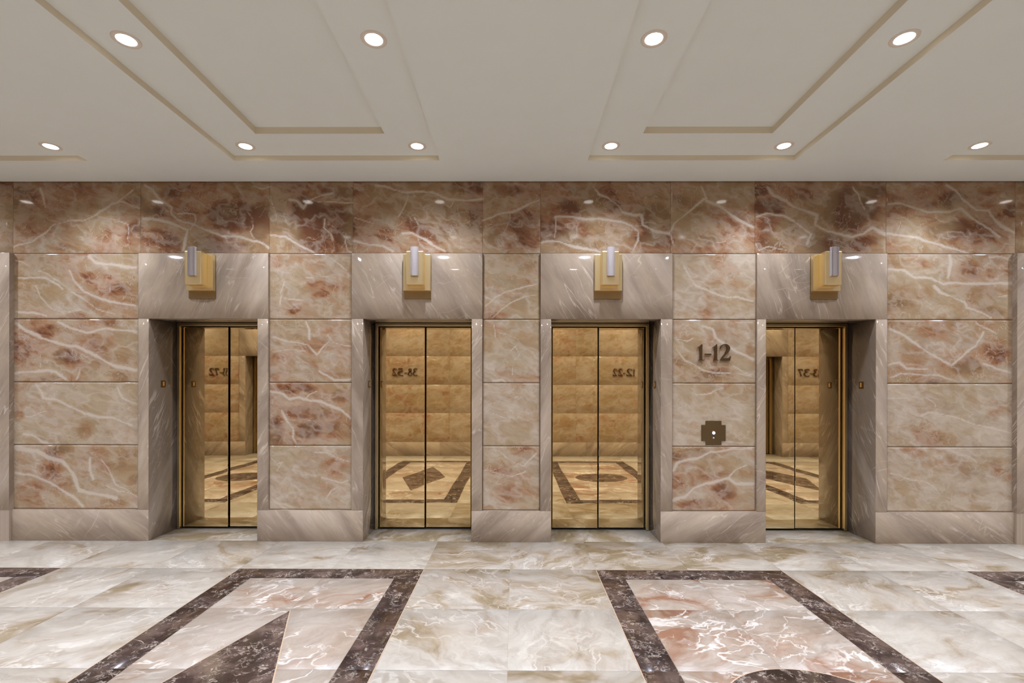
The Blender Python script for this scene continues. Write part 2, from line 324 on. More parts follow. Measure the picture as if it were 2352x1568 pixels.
# veins of the elevator wall: width, points (x, z); patches: x, z, radii, strength (metres on the wall)
VEINS = [(0.0161, [(-4.607, 3.410), (-4.579, 3.316), (-4.559, 3.222)]),
(0.0188, [(-3.632, 3.221), (-3.727, 3.242), (-3.808, 3.275), (-3.916, 3.255), (-3.997, 3.195), (-4.078, 3.141), (-4.186, 3.087), (-4.335, 3.100)]),
(0.0161, [(-3.700, 3.396), (-3.781, 3.316), (-3.849, 3.275)]),
(0.0161, [(-4.335, 3.100), (-4.457, 3.073), (-4.552, 2.979), (-4.687, 2.898), (-4.822, 2.858), (-4.863, 2.844)]),
(0.0094, [(-3.767, 3.060), (-3.747, 3.006), (-3.760, 2.925)]),
(0.0107, [(-4.024, 3.127), (-3.916, 3.114), (-3.808, 3.073), (-3.760, 3.060)]),
(0.0188, [(-3.592, 3.437), (-3.511, 3.383), (-3.443, 3.289), (-3.335, 3.221), (-3.328, 3.154), (-3.254, 3.100), (-3.119, 3.060), (-2.997, 3.006), (-2.835, 2.952), (-2.633, 2.926), (-2.471, 2.885), (-2.377, 2.832)]),
(0.0268, [(-3.605, 3.114), (-3.497, 3.114), (-3.375, 3.080), (-3.254, 3.047), (-3.159, 3.006), (-3.186, 2.912), (-3.213, 2.804)]),
(0.0080, [(-2.715, 3.436), (-2.647, 3.342), (-2.620, 3.288)]),
(0.0080, [(-2.579, 3.167), (-2.539, 3.114), (-2.539, 3.033), (-2.566, 2.993), (-2.525, 2.926)]),
(0.0134, [(-3.132, 3.006), (-3.092, 3.087), (-3.105, 3.154), (-3.186, 3.168), (-3.267, 3.161)]),
(0.0134, [(-2.539, 3.423), (-2.445, 3.396), (-2.351, 3.423)]),
(0.0080, [(-2.371, 3.342), (-2.337, 3.221), (-2.310, 3.100)]),
(0.0107, [(-4.849, 2.710), (-4.768, 2.683), (-4.659, 2.615), (-4.524, 2.575), (-4.429, 2.508), (-4.320, 2.427), (-4.185, 2.333), (-4.049, 2.239), (-3.874, 2.185)]),
(0.0161, [(-4.822, 2.541), (-4.686, 2.548), (-4.551, 2.541), (-4.469, 2.494), (-4.388, 2.427)]),
(0.0241, [(-4.132, 2.750), (-4.077, 2.696), (-3.969, 2.683), (-3.847, 2.670), (-3.672, 2.629)]),
(0.0188, [(-4.321, 2.616), (-4.266, 2.508), (-4.185, 2.414), (-4.050, 2.360), (-3.914, 2.306), (-3.671, 2.266)]),
(0.0134, [(-4.659, 2.467), (-4.605, 2.359), (-4.496, 2.238), (-4.401, 2.211), (-4.212, 2.225)]),
(0.0214, [(-4.848, 2.224), (-4.658, 2.198), (-4.550, 2.171)]),
(0.0080, [(-3.928, 2.495), (-3.928, 2.400)]),
(0.0295, [(-4.848, 2.103), (-4.726, 2.022), (-4.590, 1.955), (-4.428, 1.902), (-4.238, 1.875), (-4.130, 1.821), (-3.994, 1.741), (-3.846, 1.674), (-3.670, 1.647)]),
(0.0214, [(-4.428, 2.110), (-4.293, 2.050), (-4.157, 2.016), (-3.968, 2.050), (-3.670, 2.024)]),
(0.0268, [(-4.847, 1.605), (-4.698, 1.632), (-4.549, 1.646), (-4.454, 1.632), (-4.359, 1.565)]),
(0.0134, [(-4.211, 1.673), (-4.244, 1.552)]),
(0.0067, [(-4.604, 1.794), (-4.603, 1.672)]),
(0.0067, [(-4.753, 1.969), (-4.671, 1.847), (-4.590, 1.807), (-4.536, 1.861)]),
(0.0236, [(-4.638, 1.507), (-4.579, 1.436), (-4.567, 1.376), (-4.435, 1.365), (-4.328, 1.294), (-4.185, 1.235), (-4.042, 1.200), (-3.899, 1.188), (-3.709, 1.118)]),
(0.0259, [(-4.757, 1.020), (-4.673, 1.009), (-4.578, 0.950), (-4.482, 0.926)]),
(0.0141, [(-3.852, 1.484), (-3.805, 1.378), (-3.662, 1.331)]),
(0.0094, [(-4.840, 1.174), (-4.697, 1.198), (-4.542, 1.246)]),
(0.0354, [(-4.840, 0.890), (-4.637, 0.867), (-4.518, 0.796), (-4.375, 0.749), (-4.291, 0.654), (-4.255, 0.560), (-4.219, 0.477), (-4.088, 0.453), (-3.862, 0.407)]),
(0.0259, [(-4.839, 0.653), (-4.684, 0.629), (-4.553, 0.570), (-4.422, 0.500), (-4.255, 0.405), (-4.183, 0.335)]),
(0.0236, [(-4.113, 0.785), (-4.125, 0.678), (-4.089, 0.596)]),
(0.0118, [(-4.006, 0.773), (-3.922, 0.655), (-3.862, 0.537), (-3.660, 0.419)]),
(0.0118, [(-3.958, 0.537), (-3.850, 0.478), (-3.672, 0.431)]),
(0.0241, [(-2.175, 3.302), (-2.094, 3.288), (-2.040, 3.221), (-1.987, 3.288), (-1.866, 3.342), (-1.771, 3.355)]),
(0.0161, [(-1.906, 3.275), (-1.744, 3.268), (-1.569, 3.261)]),
(0.0080, [(-2.364, 3.329), (-2.350, 3.221), (-2.296, 3.127)]),
(0.0134, [(-1.838, 3.100), (-1.851, 3.020), (-1.784, 2.966), (-1.757, 2.912)]),
(0.0188, [(-2.370, 2.966), (-2.228, 2.939), (-2.120, 2.872), (-2.026, 2.818), (-1.932, 2.778)]),
(0.0134, [(-1.636, 2.912), (-1.622, 2.818), (-1.582, 2.792)]),
(0.0214, [(-1.341, 3.436), (-1.261, 3.422), (-1.153, 3.382), (-1.045, 3.355), (-0.911, 3.382), (-0.790, 3.368), (-0.643, 3.301), (-0.482, 3.288), (-0.307, 3.301)]),
(0.0107, [(-1.032, 3.328), (-1.072, 3.221), (-1.126, 3.127)]),
(0.0214, [(-1.085, 2.966), (-0.991, 2.980), (-0.883, 2.926), (-0.789, 2.859), (-0.668, 2.805)]),
(0.0080, [(-0.964, 3.127), (-0.924, 3.047), (-0.884, 3.020)]),
(0.0080, [(-0.549, 3.234), (-0.535, 3.114)]),
(0.0067, [(-0.615, 3.047), (-0.575, 2.966)]),
(0.0188, [(-1.555, 2.899), (-1.421, 2.872), (-1.286, 2.845), (-1.179, 2.792)]),
(0.0107, [(-1.556, 3.127), (-1.475, 3.100), (-1.354, 3.073)]),
(0.0134, [(-0.589, 3.275), (-0.616, 3.221), (-0.669, 3.261)]),
(0.0188, [(-0.307, 3.087), (-0.186, 3.154), (-0.039, 3.181), (0.095, 3.234), (0.229, 3.301)]),
(0.0080, [(-0.293, 3.033), (-0.213, 3.073)]),
(0.0067, [(-0.066, 3.207), (-0.052, 3.100), (-0.106, 2.980)]),
(0.0107, [(-2.227, 2.509), (-2.268, 2.402), (-2.254, 2.348), (-2.160, 2.335), (-2.052, 2.321)]),
(0.0214, [(-2.268, 2.348), (-2.267, 2.254)]),
(0.0107, [(-1.824, 2.751), (-1.730, 2.697), (-1.635, 2.617)]),
(0.0067, [(-2.052, 2.536), (-1.891, 2.563), (-1.743, 2.550)]),
(0.0214, [(-2.025, 2.120), (-1.984, 2.039), (-1.984, 1.959)]),
(0.0134, [(-2.348, 1.958), (-2.226, 1.932), (-2.092, 1.918), (-1.997, 1.892), (-1.916, 1.798), (-1.849, 1.878), (-1.782, 1.946)]),
(0.0134, [(-1.809, 1.999), (-1.755, 1.919), (-1.661, 1.885), (-1.580, 1.879)]),
(0.0107, [(-2.347, 1.824), (-2.172, 1.851), (-2.024, 1.838)]),
(0.0214, [(-1.889, 1.637), (-1.808, 1.583), (-1.741, 1.543), (-1.580, 1.563)]),
(0.0239, [(-2.363, 1.449), (-2.254, 1.426), (-2.182, 1.366), (-2.098, 1.390), (-1.989, 1.354), (-1.893, 1.342), (-1.797, 1.307), (-1.677, 1.271), (-1.592, 1.187)]),
(0.0168, [(-2.254, 1.258), (-2.206, 1.162), (-2.145, 1.090), (-2.145, 1.006), (-2.085, 0.898)]),
(0.0060, [(-2.037, 1.138), (-1.965, 1.162), (-1.893, 1.138), (-1.857, 1.114)]),
(0.0120, [(-2.037, 1.354), (-1.989, 1.414), (-1.917, 1.438)]),
(0.0120, [(-1.928, 0.862), (-1.820, 0.851), (-1.712, 0.803), (-1.604, 0.767)]),
(0.0120, [(-1.856, 0.611), (-1.772, 0.599), (-1.675, 0.563), (-1.603, 0.587)]),
(0.0096, [(-1.711, 0.527), (-1.771, 0.491), (-1.819, 0.419)]),
(0.0072, [(-2.361, 0.801), (-2.301, 0.741), (-2.241, 0.765), (-2.313, 0.669)]),
(0.0144, [(-2.349, 0.393), (-2.264, 0.333), (-2.192, 0.298)]),
(0.0134, [(-0.279, 2.269), (-0.185, 2.363), (-0.078, 2.417), (0.056, 2.444), (0.217, 2.484)]),
(0.0107, [(-0.211, 2.162), (-0.131, 2.243), (-0.011, 2.310), (0.110, 2.363), (0.230, 2.377)]),
(0.0080, [(-0.023, 1.613), (-0.009, 1.734), (0.044, 1.801), (0.004, 1.881), (-0.050, 1.827)]),
(0.0080, [(-0.211, 2.095), (-0.197, 1.961)]),
(0.0188, [(-0.210, 1.546), (-0.130, 1.559), (-0.089, 1.532)]),
(0.0067, [(-0.144, 2.001), (0.030, 1.948)]),
(0.0060, [(-0.273, 1.262), (-0.153, 1.214), (-0.021, 1.155)]),
(0.0060, [(-0.273, 1.310), (-0.153, 1.346), (0.026, 1.394)]),
(0.0144, [(-0.236, 0.879), (-0.152, 0.879), (-0.080, 0.819), (-0.020, 0.771), (0.099, 0.724), (0.207, 0.844)]),
(0.0096, [(-0.296, 0.699), (-0.164, 0.663), (-0.020, 0.616), (0.111, 0.664)]),
(0.0134, [(0.754, 3.422), (0.821, 3.341), (0.901, 3.314), (0.995, 3.248), (1.035, 3.181)]),
(0.0214, [(1.035, 3.181), (1.142, 3.154), (1.222, 3.154), (1.236, 3.047), (1.343, 2.993), (1.490, 2.967)]),
(0.0214, [(0.394, 3.127), (0.541, 3.127), (0.701, 3.114), (0.875, 3.114), (1.009, 3.087), (1.116, 3.033), (1.183, 2.980), (1.183, 2.900), (1.143, 2.806)]),
(0.0080, [(0.407, 3.127), (0.387, 2.980), (0.367, 2.900)]),
(0.0214, [(0.260, 2.879), (0.421, 2.893), (0.528, 2.859), (0.662, 2.833), (0.822, 2.799)]),
(0.0067, [(1.516, 3.435), (1.509, 3.207)]),
(0.0188, [(1.490, 2.967), (1.530, 3.060), (1.636, 3.154), (1.770, 3.261), (1.849, 3.314), (1.796, 3.421)]),
(0.0241, [(1.849, 3.287), (1.970, 3.234), (2.076, 3.154), (2.210, 3.074), (2.290, 3.034)]),
(0.0067, [(1.917, 2.873), (2.024, 2.900), (2.050, 2.967), (2.157, 2.940)]),
(0.0161, [(1.503, 2.967), (1.530, 2.860)]),
(0.0241, [(2.420, 3.421), (2.487, 3.341), (2.607, 3.287), (2.687, 3.220), (2.794, 3.180), (2.900, 3.140), (2.887, 3.060), (2.994, 3.007), (3.100, 2.967), (3.220, 2.940), (3.340, 2.953), (3.446, 3.020), (3.566, 2.953)]),
(0.0214, [(2.328, 3.140), (2.434, 3.160), (2.594, 3.140), (2.701, 3.073), (2.807, 3.007), (2.861, 2.967), (2.808, 2.873)]),
(0.0161, [(3.246, 3.420), (3.299, 3.354), (3.326, 3.274), (3.366, 3.207)]),
(0.0107, [(2.315, 2.873), (2.355, 2.806), (2.448, 2.846), (2.608, 2.806)]),
(0.0080, [(3.020, 2.927), (3.154, 2.887), (3.273, 2.806)]),
(0.0268, [(4.136, 3.433), (4.229, 3.380), (4.295, 3.287), (4.428, 3.207), (4.547, 3.193), (4.600, 3.100), (4.680, 3.033), (4.786, 2.980)]),
(0.0188, [(3.578, 3.247), (3.698, 3.260), (3.831, 3.220), (3.964, 3.180), (4.136, 3.180), (4.295, 3.207), (4.348, 3.153), (4.455, 3.073), (4.561, 3.007), (4.654, 2.940)]),
(0.0214, [(3.565, 2.967), (3.738, 2.953), (3.871, 2.940), (4.030, 2.873), (4.163, 2.833), (4.349, 2.780)]),
(0.0080, [(3.711, 3.100), (3.672, 2.967)]),
(0.0161, [(1.624, 2.659), (1.677, 2.552), (1.744, 2.459), (1.878, 2.419), (2.051, 2.365), (2.158, 2.365), (2.291, 2.312)]),
(0.0214, [(1.812, 2.084), (1.905, 2.058), (1.945, 1.964), (2.025, 1.898), (2.159, 1.818), (2.292, 1.764)]),
(0.0134, [(1.545, 1.950), (1.652, 1.937), (1.719, 1.964)]),
(0.0134, [(1.559, 1.857), (1.639, 1.750), (1.799, 1.657), (1.946, 1.630), (2.159, 1.617), (2.292, 1.604)]),
(0.0134, [(2.106, 1.697), (2.212, 1.631), (2.292, 1.617)]),
(0.0161, [(2.132, 2.112), (2.292, 2.098)]),
(0.0071, [(1.747, 0.977), (1.841, 0.942), (1.982, 0.978), (2.100, 0.966), (2.299, 0.955)]),
(0.0118, [(1.747, 1.424), (1.887, 1.436), (2.005, 1.484)]),
(0.0236, [(1.525, 0.694), (1.560, 0.753), (1.677, 0.788), (1.783, 0.801), (1.888, 0.871), (2.076, 0.895), (2.287, 0.908)]),
(0.0259, [(1.525, 0.400), (1.643, 0.435), (1.725, 0.518), (1.842, 0.565), (1.959, 0.589), (2.065, 0.613), (2.124, 0.566), (2.300, 0.555)]),
(0.0165, [(2.065, 0.625), (2.124, 0.696), (2.229, 0.743)]),
(0.0241, [(3.593, 2.633), (3.739, 2.620), (3.845, 2.553), (4.005, 2.527), (4.111, 2.487), (4.243, 2.500), (4.774, 2.487)]),
(0.0268, [(4.177, 2.753), (4.190, 2.673), (4.164, 2.553)]),
(0.0188, [(4.031, 2.460), (4.084, 2.407), (4.217, 2.367), (4.323, 2.314), (4.350, 2.260), (4.483, 2.207), (4.576, 2.154)]),
(0.0188, [(4.561, 2.754), (4.667, 2.754), (4.760, 2.714)]),
(0.0134, [(4.642, 2.354), (4.721, 2.367)]),
(0.0214, [(3.594, 2.059), (3.740, 1.993), (3.820, 1.926), (3.939, 1.846), (4.072, 1.767), (4.192, 1.713), (4.298, 1.794), (4.417, 1.887), (4.496, 2.020)]),
(0.0188, [(4.510, 1.714), (4.630, 1.674), (4.762, 1.634)]),
(0.0134, [(4.430, 2.114), (4.456, 2.087), (4.616, 2.007)]),
(0.0188, [(3.594, 1.699), (3.701, 1.726), (3.767, 1.673), (3.966, 1.673)]),
(0.0134, [(3.595, 1.579), (3.714, 1.619), (3.887, 1.620), (4.073, 1.607), (4.245, 1.554)]),
(0.0094, [(3.588, 1.381), (3.694, 1.393), (3.834, 1.405), (3.962, 1.393), (4.033, 1.335), (4.044, 1.264)]),
(0.0165, [(3.904, 1.229), (3.986, 1.252), (4.115, 1.229), (4.255, 1.194), (4.395, 1.148), (4.570, 1.113), (4.745, 1.055)]),
(0.0142, [(3.590, 0.676), (3.695, 0.653), (3.812, 0.606), (3.929, 0.583), (4.011, 0.548), (4.069, 0.478)]),
(0.0094, [(4.244, 0.854), (4.349, 0.843), (4.431, 0.772)]),
]
PATCHES = [(-4.755, 3.249, 0.147, 0.067, 0.30),
(-4.756, 3.383, 0.121, 0.054, 0.30),
(-3.699, 3.020, 0.080, 0.080, 0.45),
(-3.700, 3.302, 0.094, 0.054, 0.35),
(-4.552, 2.952, 0.121, 0.067, 0.15),
(-4.348, 2.804, 0.201, 0.033, 0.30),
(-3.984, 3.396, 0.161, 0.033, 0.25),
(-3.497, 3.194, 0.107, 0.094, 0.35),
(-3.456, 2.925, 0.214, 0.094, 0.35),
(-2.782, 3.141, 0.214, 0.147, 0.45),
(-2.471, 3.141, 0.094, 0.228, 0.45),
(-2.902, 2.899, 0.214, 0.080, 0.40),
(-3.376, 3.356, 0.147, 0.054, 0.30),
(-2.835, 2.845, 0.268, 0.054, 0.40),
(-2.633, 3.248, 0.107, 0.134, 0.30),
(-2.000, 3.100, 0.201, 0.174, 0.45),
(-1.663, 3.033, 0.107, 0.134, 0.45),
(-1.731, 3.382, 0.214, 0.054, 0.40),
(-2.269, 3.073, 0.107, 0.134, 0.30),
(-1.986, 2.872, 0.188, 0.080, 0.40),
(-1.744, 3.167, 0.188, 0.107, 0.35),
(-1.246, 2.953, 0.094, 0.067, 0.30),
(-0.749, 3.060, 0.322, 0.147, 0.47),
(-0.387, 3.060, 0.094, 0.121, 0.45),
(-0.482, 3.395, 0.201, 0.054, 0.45),
(-1.220, 3.234, 0.080, 0.040, 0.20),
(-0.080, 3.395, 0.134, 0.067, 0.45),
(0.055, 3.100, 0.121, 0.147, 0.30),
(-0.213, 2.913, 0.107, 0.080, 0.30),
(0.687, 3.381, 0.147, 0.047, 0.50),
(0.714, 3.234, 0.268, 0.080, 0.35),
(0.675, 2.966, 0.442, 0.121, 0.35),
(1.343, 3.114, 0.134, 0.147, 0.40),
(1.343, 2.913, 0.161, 0.080, 0.45),
(1.663, 3.247, 0.147, 0.080, 0.35),
(2.077, 3.060, 0.188, 0.121, 0.35),
(1.863, 2.980, 0.121, 0.094, 0.30),
(0.126, 3.007, 0.107, 0.201, 0.30),
(2.367, 3.394, 0.094, 0.054, 0.50),
(2.434, 3.220, 0.147, 0.080, 0.35),
(2.528, 2.980, 0.228, 0.147, 0.40),
(3.233, 3.234, 0.241, 0.201, 0.50),
(2.967, 2.886, 0.174, 0.094, 0.45),
(3.432, 3.354, 0.121, 0.067, 0.45),
(3.393, 2.873, 0.161, 0.054, 0.40),
(4.189, 3.327, 0.147, 0.080, 0.50),
(4.243, 3.007, 0.308, 0.094, 0.40),
(4.428, 2.913, 0.161, 0.080, 0.30),
(4.746, 3.193, 0.080, 0.067, 0.45),
(3.937, 3.273, 0.134, 0.040, 0.30),
(-3.806, 2.427, 0.147, 0.054, 0.35),
(-4.239, 2.171, 0.107, 0.040, 0.40),
(-4.754, 2.386, 0.107, 0.080, 0.25),
(-4.050, 2.575, 0.174, 0.054, 0.20),
(-3.941, 2.118, 0.107, 0.033, 0.40),
(-4.360, 1.754, 0.134, 0.067, 0.40),
(-4.780, 1.834, 0.107, 0.121, 0.40),
(-4.482, 2.036, 0.161, 0.054, 0.35),
(-4.049, 1.902, 0.121, 0.080, 0.30),
(-3.818, 1.579, 0.121, 0.054, 0.40),
(-4.549, 1.551, 0.161, 0.033, 0.45),
(-3.778, 1.808, 0.107, 0.094, 0.20),
(-4.161, 1.046, 0.083, 0.083, 0.50),
(-4.828, 1.234, 0.059, 0.071, 0.45),
(-4.090, 1.354, 0.130, 0.083, 0.15),
(-4.434, 0.843, 0.153, 0.059, 0.45),
(-4.494, 0.689, 0.130, 0.130, 0.40),
(-3.708, 0.561, 0.071, 0.071, 0.45),
(-4.720, 0.475, 0.153, 0.094, 0.30),
(-3.922, 0.371, 0.236, 0.059, 0.30),
(-3.863, 0.738, 0.189, 0.094, 0.20),
(-3.732, 0.845, 0.094, 0.047, 0.25),
(-2.146, 2.241, 0.080, 0.047, 0.45),
(-1.864, 2.362, 0.094, 0.040, 0.40),
(-2.255, 2.684, 0.121, 0.054, 0.15),
(-2.078, 1.985, 0.067, 0.040, 0.30),
(-2.253, 1.784, 0.134, 0.040, 0.25),
(-1.741, 1.610, 0.107, 0.054, 0.20),
(-1.647, 1.825, 0.080, 0.067, 0.20),
(-1.823, 2.442, 0.201, 0.054, 0.25),
(-2.134, 1.474, 0.215, 0.048, 0.45),
(-2.302, 1.077, 0.084, 0.132, 0.50),
(-1.977, 1.246, 0.263, 0.072, 0.40),
(-1.977, 1.066, 0.144, 0.084, 0.50),
(-1.653, 1.415, 0.084, 0.072, 0.40),
(-1.700, 1.079, 0.132, 0.096, 0.35),
(-1.676, 1.199, 0.096, 0.060, 0.30),
(-1.748, 0.731, 0.144, 0.060, 0.30),
(-1.723, 0.479, 0.156, 0.072, 0.20),
(-1.652, 0.863, 0.072, 0.060, 0.20),
(-2.253, 0.885, 0.108, 0.036, 0.20),
(-0.158, 2.202, 0.094, 0.040, 0.40),
(0.123, 2.712, 0.107, 0.067, 0.20),
(-0.130, 1.640, 0.107, 0.054, 0.15),
(-0.128, 0.723, 0.132, 0.072, 0.25),
(0.004, 0.460, 0.144, 0.072, 0.17),
(0.027, 0.903, 0.144, 0.024, 0.25),
(1.865, 2.205, 0.080, 0.067, 0.40),
(2.078, 2.205, 0.107, 0.040, 0.25),
(2.012, 1.964, 0.161, 0.134, 0.15),
(2.265, 1.858, 0.040, 0.080, 0.50),
(1.879, 1.563, 0.214, 0.047, 0.45),
(1.585, 1.803, 0.067, 0.080, 0.30),
(1.638, 2.044, 0.094, 0.080, 0.20),
(1.783, 0.871, 0.165, 0.041, 0.50),
(1.912, 0.707, 0.177, 0.094, 0.35),
(1.560, 0.576, 0.071, 0.130, 0.25),
(2.007, 0.460, 0.165, 0.094, 0.35),
(2.241, 0.661, 0.083, 0.059, 0.50),
(1.760, 0.377, 0.189, 0.047, 0.40),
(1.595, 0.812, 0.071, 0.059, 0.40),
(1.911, 1.601, 0.189, 0.047, 0.50),
(3.818, 2.687, 0.228, 0.054, 0.35),
(3.699, 2.340, 0.147, 0.121, 0.45),
(3.925, 2.393, 0.107, 0.080, 0.40),
(4.363, 2.620, 0.134, 0.080, 0.35),
(4.575, 2.234, 0.121, 0.054, 0.50),
(4.535, 2.420, 0.228, 0.067, 0.25),
(3.766, 2.500, 0.147, 0.054, 0.20),
(4.668, 2.607, 0.107, 0.054, 0.20),
(3.847, 1.820, 0.134, 0.094, 0.30),
(3.687, 2.073, 0.107, 0.054, 0.40),
(4.138, 2.100, 0.161, 0.067, 0.30),
(4.629, 1.861, 0.147, 0.121, 0.40),
(4.325, 1.687, 0.121, 0.080, 0.50),
(4.059, 1.553, 0.107, 0.027, 0.50),
(3.939, 2.033, 0.107, 0.054, 0.25),
(4.103, 1.018, 0.189, 0.071, 0.30),
(3.635, 1.193, 0.047, 0.071, 0.25),
(4.581, 1.219, 0.059, 0.047, 0.35),
(3.835, 0.876, 0.130, 0.047, 0.40),
(4.606, 0.738, 0.071, 0.047, 0.35),
(3.672, 0.524, 0.118, 0.059, 0.20),
(3.999, 0.748, 0.189, 0.071, 0.20),
(3.905, 1.029, 0.094, 0.071, 0.20),
]

# ------------------------------------------------------------------ floor
def rects_floor():
    """x edges, with the kind of each strip between them"""
    P = [(-5.19, -3.71), (-2.255, -.736), (.664, 2.178), (3.666, 5.18)]
    P = [(-7.93, -6.68)]+P+[(6.67, 7.93)]
    return P
PANELS = rects_floor()
YR = [0., -.712, -1.42, -2.12, -2.82, -3.52, -4.22, YB]
U, V = (1, 0, 0), (0, 1, 0)
fl = Slabs()
xs_gap = [-XE-.1]+[a for p in PANELS for a in p]+[XE+.1]
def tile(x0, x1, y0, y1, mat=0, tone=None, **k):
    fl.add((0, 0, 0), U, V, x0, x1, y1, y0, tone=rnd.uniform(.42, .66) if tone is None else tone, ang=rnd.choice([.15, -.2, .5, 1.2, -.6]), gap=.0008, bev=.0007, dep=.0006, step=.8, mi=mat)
TILE_TONES = {}
for j in range(len(YR)-1):
    y0, y1 = YR[j], YR[j+1]
    for i in range(0, len(xs_gap)-1, 2):          # between the panels: two tiles across
        a, b = xs_gap[i], xs_gap[i+1]
        if b-a > 2 or i in (0, len(xs_gap)-2): continue
        m = (a+b)/2; t_ = {0: (.3, .42), 1: (.34, .4), 2: (.62, .55)}.get(j, (None, None)) if abs(m) < .5 else (None, None)
        tile(a, m, y0, y1, tone=t_[0]); tile(m, b, y0, y1, tone=t_[1])
    if j in (0, len(YR)-2):
        for a, b in PANELS: m = (a+b)/2; t_ = .26 if .6 < a < .7 and j == 0 else None; tile(a, m, y0, y1, tone=t_); tile(m, b, y0, y1, tone=t_)
    pass
DOORS = [(-3.53, -2.479, -3.633, -2.376), (-1.458, -.414, -1.571, -.31), (.351, 1.401, .246, 1.513), (2.408, 3.455, 2.321, 3.565)]
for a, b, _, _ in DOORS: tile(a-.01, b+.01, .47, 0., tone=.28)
OPP = [(-5.82, -4.76), (4.66, 5.70)]
for a, b in OPP: tile(a-.01, b+.01, YB, YB-.47)
floor = fl.build('floor', M['floor']); tag(floor, kind='structure')
g = MB(); g.box(-XE-.1, XE+.1, YB-.5, .5, -.06, -.0015); g.build('floor_bed', M['fgrout'], floor)
def strip_slabs(name, mat, rects, parent, **k):
    s = Slabs()
    for x0, x1, y0, y1 in rects:
        s.add((0, 0, 0), U, V, x0, x1, min(y0, y1), max(y0, y1), gap=.0006, bev=.0007, dep=.0006, step=.8, ang=rnd.uniform(-1, 1), tone=rnd.uniform(.35, .6), **k)
    return s.build(name, mat, parent)
BW = .2
for n, (a, b) in enumerate(PANELS):
    y0, y1 = YR[1], YR[-2]; e = .005
    br = [(a+e, b-e, y0-e, y0-BW), (a+e, b-e, y1+BW, y1+e)]
    ys = [y0-BW]+[y for y in YR[2:-2]]+[y1+BW]
    for u, v_ in zip(ys[:-1], ys[1:]): br += [(a+e, a+BW, u, v_), (b-BW, b-e, u, v_)]
    strip_slabs('inlay_border', M['dark'], br, floor)
    ed = MB()
    for q0, q1, r0, r1 in ((a, b, y0, y0-e), (a, b, y1, y1+e), (a, a+e, y0, y1), (b-e, b, y0, y1)):
        ed.box(q0, q1, min(r0, r1), max(r0, r1), -.004, 0.0002)
    ed.build('inlay_edging', M['edge'], floor)
    fx0, fx1, fy0, fy1 = a+BW, b-BW, y0-BW, y1+BW
    s = Slabs(); ys = [fy0]+YR[2:-2]+[fy1]; m = (fx0+fx1)/2
    for u, v_ in zip(ys[:-1], ys[1:]):
        for p, q in ((fx0, m), (m, fx1)):
            s.add((0, 0, 0), U, V, p, q, v_, u, gap=.0006, bev=.0007, dep=.0006, step=.8, ang=(.55 if n % 2 == 0 else .9) if n != 3 else rnd.uniform(-.5, .5),
                  tone=rnd.uniform(.42, .58) if n != 3 else rnd.uniform(.26, .46))
    s.build('inlay_field', M['field'], floor)
    cx, cy = (a+b)/2, (y0+y1)/2
    def flat_poly(name, pts):
        mb = MB(); off = rnd.uniform(-20, 20)
        mb.prism(pts, -.003, .0008, axis='z'); mb.mc = [(x+off, y, 0) for x, y, z in mb.v]
        o = mb.build(name, M['dark'], floor)
        big = [(cx+(x-cx)*1.012+math.copysign(.003, x-cx), cy+(y-cy)*1.006+math.copysign(.003, y-cy)) for x, y in pts]
        mb = MB(); mb.prism(big, -.003, .0004, axis='z'); mb.build('inlay_edging', M['edge'], floor)
    if n in (1, 3, 5): flat_poly('inlay_oval', [(cx+.43*math.cos(t*PI/40), cy+.37*math.sin(t*PI/40)) for t in range(80)])
    else: flat_poly('inlay_diamond', [(cx, cy+1.01), (cx+.355, cy), (cx, cy-1.01), (cx-.355, cy)])

# ------------------------------------------------------------------ ceiling with stepped coffers
COF = [(-7.88, -6.84), (-5.55, -3.749), (-2.461, -.658), (.634, 2.431), (3.719, 5.52), (6.81, 7.88)]
CY0, CY1 = -.447, -4.47
xb = sorted({-XE-.1, XE+.1, *[v for a, b in COF for v in (a, a+.385, b-.385, b)]})
yb = sorted({YB-.02, -.012, CY0, CY0-.365, CY1+.365, CY1})
def chz(x, y):
    for a, b in COF:
        if a < x < b and CY1 < y < CY0: return ZC+.097 if (a+.385 < x < b-.385 and CY1+.365 < y < CY0-.365) else ZC+.044
    return ZC
c = MB()
for i in range(len(xb)-1):
    for j in range(len(yb)-1):
        x0, x1, y0, y1 = xb[i], xb[i+1], yb[j], yb[j+1]; z = chz((x0+x1)/2, (y0+y1)/2)
        c.add([(x0, y0, z), (x1, y0, z), (x1, y1, z), (x0, y1, z)], [(0, 3, 2, 1)])
        if i < len(xb)-2:
            z2 = chz((xb[i+1]+xb[i+2])/2, (y0+y1)/2)
            if z2 != z: c.add([(x1, y0, z), (x1, y1, z), (x1, y1, z2), (x1, y0, z2)], [(0, 1, 2, 3)], 1)
        if j < len(yb)-2:
            z2 = chz((x0+x1)/2, (yb[j+1]+yb[j+2])/2)
            if z2 != z: c.add([(x0, y1, z), (x1, y1, z), (x1, y1, z2), (x0, y1, z2)], [(0, 1, 2, 3)], 1)
c.box(-XE-.1, XE+.1, YB-.6, .6, ZC+.11, ZC+.2)
c.box(-XE-.1, XE+.1, -.016, -.0125, ZC, ZC+.05)
ceiling = c.build('ceiling', [M['paint'], M['mould']]); tag(ceiling, kind='structure')

